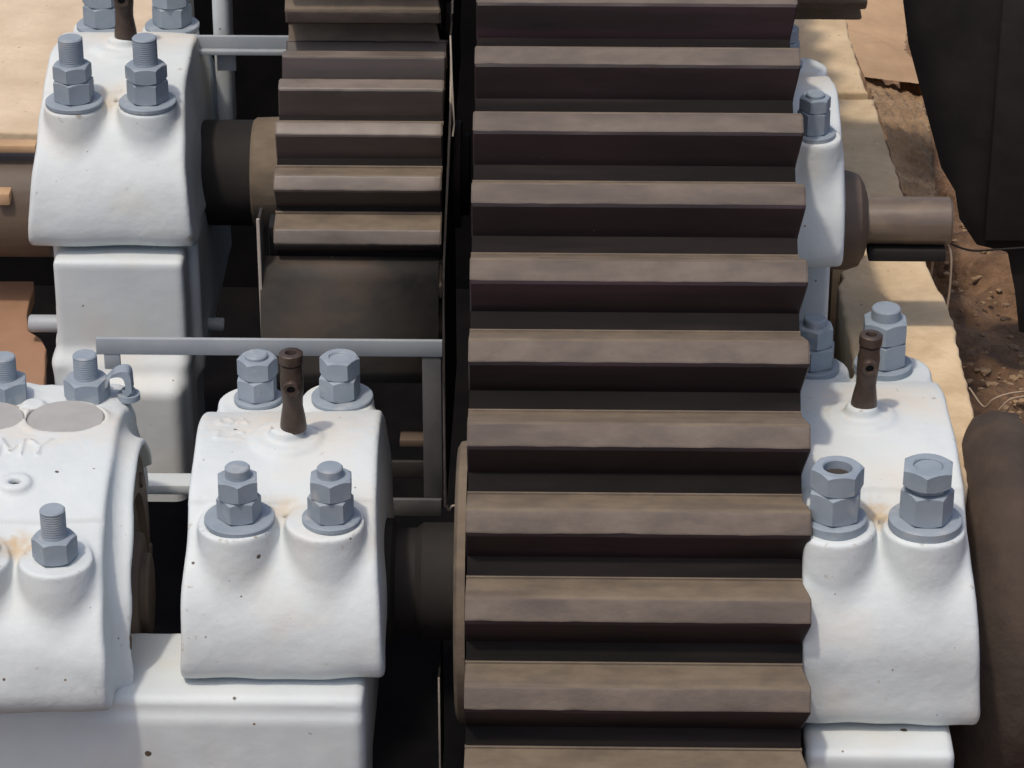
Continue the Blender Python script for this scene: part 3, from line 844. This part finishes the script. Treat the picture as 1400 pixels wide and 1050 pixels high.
link('cross_bar', box_me('cross_bar', (q0 - 60, v0 + 8, yb + 20, yb + 28, PY(560, 662, yb).z, PY(560, 640, yb).z), M_guard, 1.5), gf)
link('scrap_lug', box_me('scrap_lug', (PY(545, 610, yb).x, v0 + 4, yb + 30, yb + 60, PY(560, 624, yb).z, PY(560, 614, yb).z), M_brown, 2), gf)
cl = PZ(176, 540, ZW + 6)
bb = thing('clamp_bolt', 'dark grey clamp washer with a hooked strap beside the rear nut of the left bearing', 'clamp', (cl.x, cl.y, cl.z))
link('washer', lathe_me('washer', [(0, -6), (17, -6), (17, 3), (0, 3)], M_grey, n=32), bb)
link('spacer', lathe_me('spacer', [(0, 0), (10, 0), (10, 10), (0, 10)], M_grey, n=32), bb)
sv, sf = [], []
for p in spline([(-38, -2, 12), (-30, -1, 30), (-14, 0, 36), (-4, 0, 30), (-2, 0, 2)], 6):
    sv += [(p.x, p.y - 13, p.z), (p.x, p.y + 13, p.z), (p.x + 9, p.y + 13, p.z + 9), (p.x + 9, p.y - 13, p.z + 9)]
for i in range(len(sv) // 4 - 1):
    for k in range(4):
        sf.append((4 * i + k, 4 * i + 4 + k, 4 * i + 4 + (k + 1) % 4, 4 * i + (k + 1) % 4))
link('strap', mesh('strap', sv, sf, M_grey), bb)

# upper bar (rows 48-73) behind
yu = 1180
u0, u1 = PY(288, 60, yu), PY(400, 60, yu)
gu = thing('guard_bar', 'short grey angle bar reaching from behind the upper left bearing to the top gear', 'guard bar')
link('flat', box_me('flat', (u0.x - 60, u1.x, yu, yu + 8, PY(340, 72, yu).z, PY(340, 50, yu).z), M_bar, 1.5), gu)
link('lip', box_me('lip', (u0.x - 60, u1.x - 8, yu - 14, yu - 0.5, PY(340, 72, yu).z, PY(340, 66, yu).z), M_bar, 1.2), gu)
link('hanger', box_me('hanger', (PY(296, 90, yu).x, PY(322, 90, yu).x, yu + 9, yu + 16, PY(340, 100, yu).z, PY(340, 72, yu).z), M_bar, 1.5), gu)

# guard box under the pinion
gb = thing('pinion_guard_box', 'rusty dark sheet metal guard box below the pinion teeth', 'guard')
g0, g1 = PY(355, 420, 580), PY(606, 420, 580)
ztop = PY(480, 372, 600).z; zbot = PY(480, 475, 580).z
# curved front sheet
vs, fs = [], []
ny = 10
for i in range(ny + 1):
    t = i / ny
    yy = 615 - 40 * math.sin(t * math.pi / 2) ; zz = ztop + 22 - (ztop + 22 - zbot + 60) * t
    if i == 0: yy, zz = 632, ztop + 12
    for x in (g0.x, g1.x - 8): vs.append((x, yy, zz))
for i in range(ny): fs.append((2 * i, 2 * i + 2, 2 * i + 3, 2 * i + 1))
me = mesh('front_sheet', vs, fs, M_guard, smooth=True)
o = link('front_sheet', me, gb); md = o.modifiers.new('solid', 'SOLIDIFY'); md.thickness = 0.006
link('side_plate', box_me('side_plate', (g0.x, g0.x + 5, 606, 640, zbot - 60, PY(360, 296, 606).z), M_guard, 1), gb)
link('side_edge', box_me('side_edge', (g0.x - 2, g0.x + 3, 599, 605.5, zbot - 40, PY(355, 300, 600).z), M_edge, 1), gb)
link('inner_lug', box_me('inner_lug', (g0.x + 12, g0.x + 26, 640, 690, ztop + 5, PY(365, 310, 640).z), M_iron, 3), gb)

# tall thin guard plate between pinion and gear (seen edge on)
def edge_plate(label, rows, yA, pxs, th, edge=True, ydeep=500):
    t = thing('guard_plate', label, 'guard plate')
    pts_ = [PY(px, r, yy) for px, r, yy in zip(pxs, rows, yA)]
    vs, fs = [], []
    for p in pts_:
        vs += [(p.x - th / 2, p.y, p.z), (p.x + th / 2, p.y, p.z), (p.x + th / 2, p.y + ydeep, p.z), (p.x - th / 2, p.y + ydeep, p.z)]
    n_ = len(pts_)
    for i in range(n_ - 1):
        for k in range(4):
            j = (k + 1) % 4
            fs.append((4 * i + k, 4 * i + j, 4 * i + 4 + j, 4 * i + 4 + k))
    fs += [(3, 2, 1, 0), tuple(4 * n_ - 4 + k for k in range(4))]
    link('sheet', mesh('sheet', vs, fs, M_iron), t)
    link('rolled_edge', tube_me('rolled_edge', [(p.x, p.y - 2, p.z) for p in pts_], th * .55, M_edge, 8), t)
    return t
pe = edge_plate('thin dark guard sheet with pale worn edge between the pinion and the big wheel', [-20, 150, 376, 520, 692], [1000, 820, 640, 600, 560],
                [619, 616, 606, 607, 609], 4)
tb = PY(614, 694, 560)
link('tab', tube_me('tab', spline([(PY(610, 690, 560)), PY(614, 698, 560), PY(618, 692, 560), PY(625, 692, 560)], 5), 2.2, M_edge), pe)
edge_plate('thin dark guard sheet with bright edge low down beside the big wheel at the bottom', [925, 1000, 1075], [60, 20, 0], [600, 601, 602], 3, ydeep=120)
edge_plate('short thin guard strip beside the upper part of the pinion, slightly curved', [48, 110, 170, 186], [860, 820, 800, 790], [616, 618, 621, 619], 3, ydeep=300)

# ================================================================== STONE, GROUND
Zs = -250.0
edge = [(1141, -60), (1152, 0), (1165, 62), (1185, 125), (1196, 140), (1212, 190), (1236, 266), (1262, 345), (1272, 375), (1293, 410), (1304, 445), (1316, 500), (1331, 560), (1334, 586), (1322, 620), (1320, 760)]
ep = [PZ(px, r, Zs) for px, r in edge]
def slab(name, label, cat, outline, z1, thick, m, rough=0.0, step=22, bev=7, seed=1, lean=0.0, parts=None, prof=None):
    """a thick slab: outline (x, y) loop, uneven top and worn edges"""
    import bmesh
    rnd = random.Random(seed)
    # densify the outline
    pts_ = []
    for a_, b_ in zip(outline, outline[1:] + outline[:1]):
        L = math.hypot(b_[0] - a_[0], b_[1] - a_[1]); k = max(1, int(L / step))
        for i in range(k):
            t = i / k
            pts_.append((a_[0] + (b_[0] - a_[0]) * t + rnd.gauss(0, rough), a_[1] + (b_[1] - a_[1]) * t + rnd.gauss(0, rough)))
    bm = bmesh.new()
    top = [bm.verts.new((x * S, y * S, z1 * S)) for x, y in pts_]
    f = bm.faces.new(top)
    bm.normal_update()
    if f.normal.z < 0: f.normal_flip()
    r_ = bmesh.ops.extrude_face_region(bm, geom=[f])
    vv = [g for g in r_['geom'] if isinstance(g, bmesh.types.BMVert)]
    bmesh.ops.translate(bm, vec=(0, 0, -thick * S), verts=vv)
    bmesh.ops.recalc_face_normals(bm, faces=bm.faces)
    ed = [e for e in bm.edges if all(abs(v.co.z - z1 * S) < 1e-6 for v in e.verts)]
    bmesh.ops.bevel(bm, geom=ed, offset=bev * S, segments=3, profile=.5, affect='EDGES', clamp_overlap=True)
    me = bpy.data.meshes.new(name); bm.to_mesh(me); bm.free()
    me.materials.append(m)
    me.polygons.foreach_set('use_smooth', [True] * len(me.polygons)); me.set_sharp_from_angle(angle=rad(50))
    return me
# three coping blocks with joints
i1 = 3
left = lambda px, r: PZ(px, r, Zs)
L1 = [left(1060, -60), left(1082, 60), left(1092, 127)]
blkA = [(p.x, p.y) for p in ep[:4]] + [(L1[2].x, L1[2].y), (L1[0].x, L1[0].y)]
a4 = PZ(1196, 133, Zs); aL = PZ(1096, 131, Zs)
blkB = [(a4.x, a4.y)] + [(p.x, p.y) for p in ep[4:8]] + [(PZ(1140, 345, Zs).x, PZ(1140, 345, Zs).y), (aL.x, aL.y)]
lf = [(1130, 349), (1150, 372), (1152, 380), (1145, 392), (1152, 420), (1162, 470), (1180, 640), (1200, 760)]
blkC = [(PZ(1263, 349, Zs).x, PZ(1263, 349, Zs).y)] + [(p.x, p.y) for p in ep[8:]] + [(PZ(px, r, Zs).x, PZ(px, r, Zs).y) for px, r in reversed(lf[1:])] + [(PZ(1182, 349, Zs).x, PZ(1182, 349, Zs).y)]
sw = thing('stone_coping', 'warm yellow sandstone coping running down the right side behind the bearings', 'stone wall')
for i, (bk, nm) in enumerate(((blkA, 'coping_stone'), (blkB, 'coping_stone'), (blkC, 'coping_stone'))):
    link(nm, slab(nm, '', '', bk, Zs + (0, -3, 1)[i], 260, M_stone, 1.3, 18, 6, i + 3), sw)
# broken rock right of it, at the top
def heightfield(name, label, outline_px, z, amp, m, n=60, slope=0.0, seed=3, jag=1.0, thick=140, kind=None, freq=0.012):
    """rows of (left px, right px, row): a rough sheet with a side"""
    r = np.random.RandomState(seed)
    K = [(r.normal(size=2) * freq * (1.7 ** (i % 5)), r.rand() * 6.28, amp / (1.4 ** (i % 5))) for i in range(16)]
    vs, fs = [], []
    rows = len(outline_px)
    rr_ = np.linspace(0, rows - 1, n)
    nx_ = 40
    for v in rr_:
        i = min(int(v), rows - 2); t = v - i
        a = [outline_px[i][k] * (1 - t) + outline_px[i + 1][k] * t for k in range(3)]
        p, q = PZ(a[0], a[2], z), PZ(a[1], a[2], z)
        for k in range(nx_ + 1):
            s = k / nx_
            x, y = p.x + (q.x - p.x) * s, p.y + (q.y - p.y) * s
            if k == nx_: x += r.normal() * 2.5 * jag
            dz = sum(am * math.sin(kk[0] * x + kk[1] * y + ph) for kk, ph, am in K) * .3
            dz += (r.rand() - .5) * amp * .35 + math.sin(x * .11 + 3 * math.sin(y * .031)) * math.sin(y * .13 + 2 * math.sin(x * .05)) * amp * .45
            vs.append((x, y, z + dz - slope * s))
    for i in range(n - 1):
        for k in range(nx_):
            a = i * (nx_ + 1) + k
            fs.append((a, a + nx_ + 1, a + nx_ + 2, a + 1))
    # skirt on the right side
    b0_ = len(vs)
    for i in range(n):
        p = vs[i * (nx_ + 1) + nx_]; vs.append((p[0] - 4, p[1], p[2] - thick))
    for i in range(n - 1):
        a = i * (nx_ + 1) + nx_
        fs.append((a, a + nx_ + 1, b0_ + i + 1, b0_ + i))
    me = mesh(name, vs, fs, m, smooth=True)
    import bmesh
    bm = bmesh.new(); bm.from_mesh(me); bmesh.ops.recalc_face_normals(bm, faces=bm.faces)
    bm.faces.ensure_lookup_table()
    if bm.faces[5].normal.z < 0:
        for f in bm.faces: f.normal_flip()
    bm.to_mesh(me); bm.free()
    return me
o = link('ledge_stone', heightfield('ledge_stone', '', [(1120, 1236, -40), (1140, 1238, 5), (1150, 1243, 34), (1154, 1240, 46), (1160, 1239, 58), (1166, 1244, 66), (1170, 1252, 76), (1182, 1263, 105)], Zs - 10, 2.0, M_ledge, slope=14, seed=4, n=70))
tag(o, 'smooth brown ledge stone beside the sandstone coping at the top right', 'stone')
o = link('broken_rock', heightfield('broken_rock', '', [(1182, 1262, 104), (1194, 1268, 135), (1208, 1273, 180), (1222, 1279, 220), (1234, 1283, 262), (1244, 1283, 275)], Zs - 20, 9, M_rock, slope=26, seed=8, n=80, freq=0.03))
tag(o, 'rough broken brown rock face beside the sandstone coping, above the shaft end', 'rock')

# left background slab
Zl = -190.0
s0 = [PZ(-120, -80, Zl), PZ(260, -80, Zl), PZ(215, 186, Zl), PZ(-120, 176, Zl)]
o = link('concrete_slab', slab('concrete_slab', '', '', [(p.x, p.y) for p in s0], Zl, 220, M_stone2, 1.0, 30, 6, 12))
tag(o, 'smooth tan concrete slab behind the upper left bearing in the top left corner', 'slab')
# rust brown plate at left
Zq = -420.0
q = [(-120, 384), (46, 384), (46, 396), (40, 412), (37, 430), (40, 452), (56, 462), (63, 476), (61, 520), (56, 700), (-120, 700)]
o = link('rusty_plate', slab('rusty_plate', '', '', [(PZ(a, b, Zq).x, PZ(a, b, Zq).y) for a, b in q], Zq, 25, M_rustplate, 0.3, 25, 3, 15))
tag(o, 'flat rust brown steel plate at the left edge below the dark shaft', 'plate')

# earth ground in the pit on the right and a dark pit floor below everything
Ze = -720.0
def ground(name, x0, x1, y0, y1, z, amp, m, n, seed, freq=.006):
    r = np.random.RandomState(seed)
    X, Y = np.meshgrid(np.linspace(x0, x1, n), np.linspace(y0, y1, n), indexing='ij')
    Z = np.zeros_like(X) + z
    for i in range(26):
        f_ = freq * 1.5 ** (i % 7)
        k = r.normal(size=2) * f_
        Z += amp / 1.45 ** (i % 7) * np.sin(X * k[0] + Y * k[1] + r.rand() * 6.28 + 1.4 * np.sin(X * k[1] * .7 + Y * k[0] * .6)) * .35
    vs = np.stack([X, Y, Z], -1).reshape(-1, 3)
    fs = [(i * n + j, (i + 1) * n + j, (i + 1) * n + j + 1, i * n + j + 1) for i in range(n - 1) for j in range(n - 1)]
    return mesh(name, vs.tolist(), fs, m, smooth=True)
o = link('earth', ground('earth', 560, 2600, 300, 3600, Ze, 24, M_earth, 330, 5, 0.008)); tag(o, kind='structure')
o = link('ground', ground('ground', -60000, 60000, -60000, 60000, -1900, 5, M_earth, 30, 6, 0.0004)); tag(o, kind='structure')
o = link('pit_wall', box_me('pit_wall', (-6000, 6000, 3300, 3600, -1890, -400), M_pit, 0)); tag(o, kind='structure')
o = link('pit_floor', box_me('pit_floor', (-2600, 560, -900, 3300, -1500, -1450), M_pit, 0)); tag(o, kind='structure')

# dark steel beam filling the top right corner
d0 = PY(1246, 100, 1900)
db = thing('dark_beam', 'black steel side beam filling the top right corner, stepping down along the right edge', 'beam')
def dark_out(px, r): 
    p = PY(px, r, 1350); return (p.x, p.z)
out = [(1225, -60), (1500, -60), (1500, 462), (1392, 456), (1386, 400), (1376, 346), (1334, 336), (1310, 300), (1304, 262), (1285, 230), (1240, 60)]
pp = [dark_out(*p) for p in out]
n_ = len(pp)
vs = [(x, 1350, z) for x, z in pp] + [(x + 60, 1420, z) for x, z in pp]
fs = [tuple(range(n_)), tuple(reversed(range(n_, 2 * n_)))] + [(i, i + n_, (i + 1) % n_ + n_, (i + 1) % n_) for i in range(n_)]
me = mesh('web_plate', vs, fs, M_iron)
import bmesh
bm = bmesh.new(); bm.from_mesh(me); bmesh.ops.recalc_face_normals(bm, faces=bm.faces); bm.to_mesh(me); bm.free()
link('web_plate', bevel_mesh(me, 5), db)
rb = PY(1335, 130, 1340)
link('stiffener', box_me('stiffener', (PY(1362, 100, 1335).x, PY(1500, 100, 1335).x, 1322, 1348, PY(1340, 326, 1335).z, PY(1340, -50, 1335).z), M_iron, 4), db)
# big drum bottom right
dcx = PY(1385, 560, 420)
Rd = 300
dy_, dz_ = vp(4750, (525 - 556) / F * 4750 - Rd)
dm = thing('cable_drum', 'large dark brown drum with rounded shoulder in the lower right corner', 'drum', (0, dy_, dz_))
xL = PY(1312, 700, 100).x
link('drum_shell', lathe_me('drum_shell', [(Rd - 230, xL - 10), (Rd - 150, xL - 6), (Rd - 80, xL + 6), (Rd - 40, xL + 24), (Rd - 12, xL + 50), (Rd, xL + 80), (Rd - 4, xL + 112), (Rd - 26, xL + 122), (Rd - 30, xL + 400), (Rd - 200, xL + 400)], M_drumdark, axis='X', n=96, sharp=60), dm)
link('lagging_band', lathe_me('lagging_band', [(Rd - 36, xL + 124), (Rd - 14, xL + 126), (Rd - 14, xL + 380), (Rd - 20, xL + 380)], M_rustplate, axis='X', n=96), dm)

# clods and stones lying on the earth
import bmesh
rc = random.Random(5)
bm = bmesh.new()
for i in range(240):
    p = PZ(rc.uniform(1262, 1420), rc.uniform(275, 640) if i % 3 else rc.uniform(490, 590), Ze)
    r_ = rc.choice((3, 4, 5, 6, 8)) * rc.uniform(.7, 1.4) * S
    b0 = len(bm.verts)
    g = bmesh.ops.create_icosphere(bm, subdivisions=1, radius=r_)
    for v in g['verts']:
        v.co = Vector((v.co.x * rc.uniform(.8, 1.5), v.co.y * rc.uniform(.8, 1.4), v.co.z * rc.uniform(.5, .9))) + Vector((p.x, p.y, Ze + 8)) * S
me = bpy.data.meshes.new('clods'); bm.to_mesh(me); bm.free(); me.materials.append(M_rock)
tag(link('clods', me), kind='stuff')
# thin cables
def cab(label, P_, r=2.2, m=M_cable):
    o = link('cable', tube_me('cable', spline(P_, 8), r, m, 6)); tag(o, label, 'cable'); return o
cab('thin pale cable looping down from under the shaft end', [PY(1288, 322, 1180), PY(1300, 345, 1150), PY(1299, 390, 1120), PY(1294, 430, 1100), PY(1293, 460, 1080)])
cab('thin dark cable running right from the shaft end to the right edge', [PY(1288, 328, 1150), PY(1325, 342, 1160), PY(1365, 341, 1160), PY(1410, 338, 1160)], 2.0, M_iron)
cab('upper thin pale cable looping over the top of the drum', [PY(1325, 530, 640), PY(1345, 556, 600), PY(1358, 546, 590), PY(1380, 538, 590), PY(1412, 534, 590)], 1.6)
cab('lower thin pale cable looping over the top of the drum', [PY(1366, 560, 560), PY(1378, 548, 560), PY(1392, 543, 560), PY(1412, 541, 560)], 1.6)
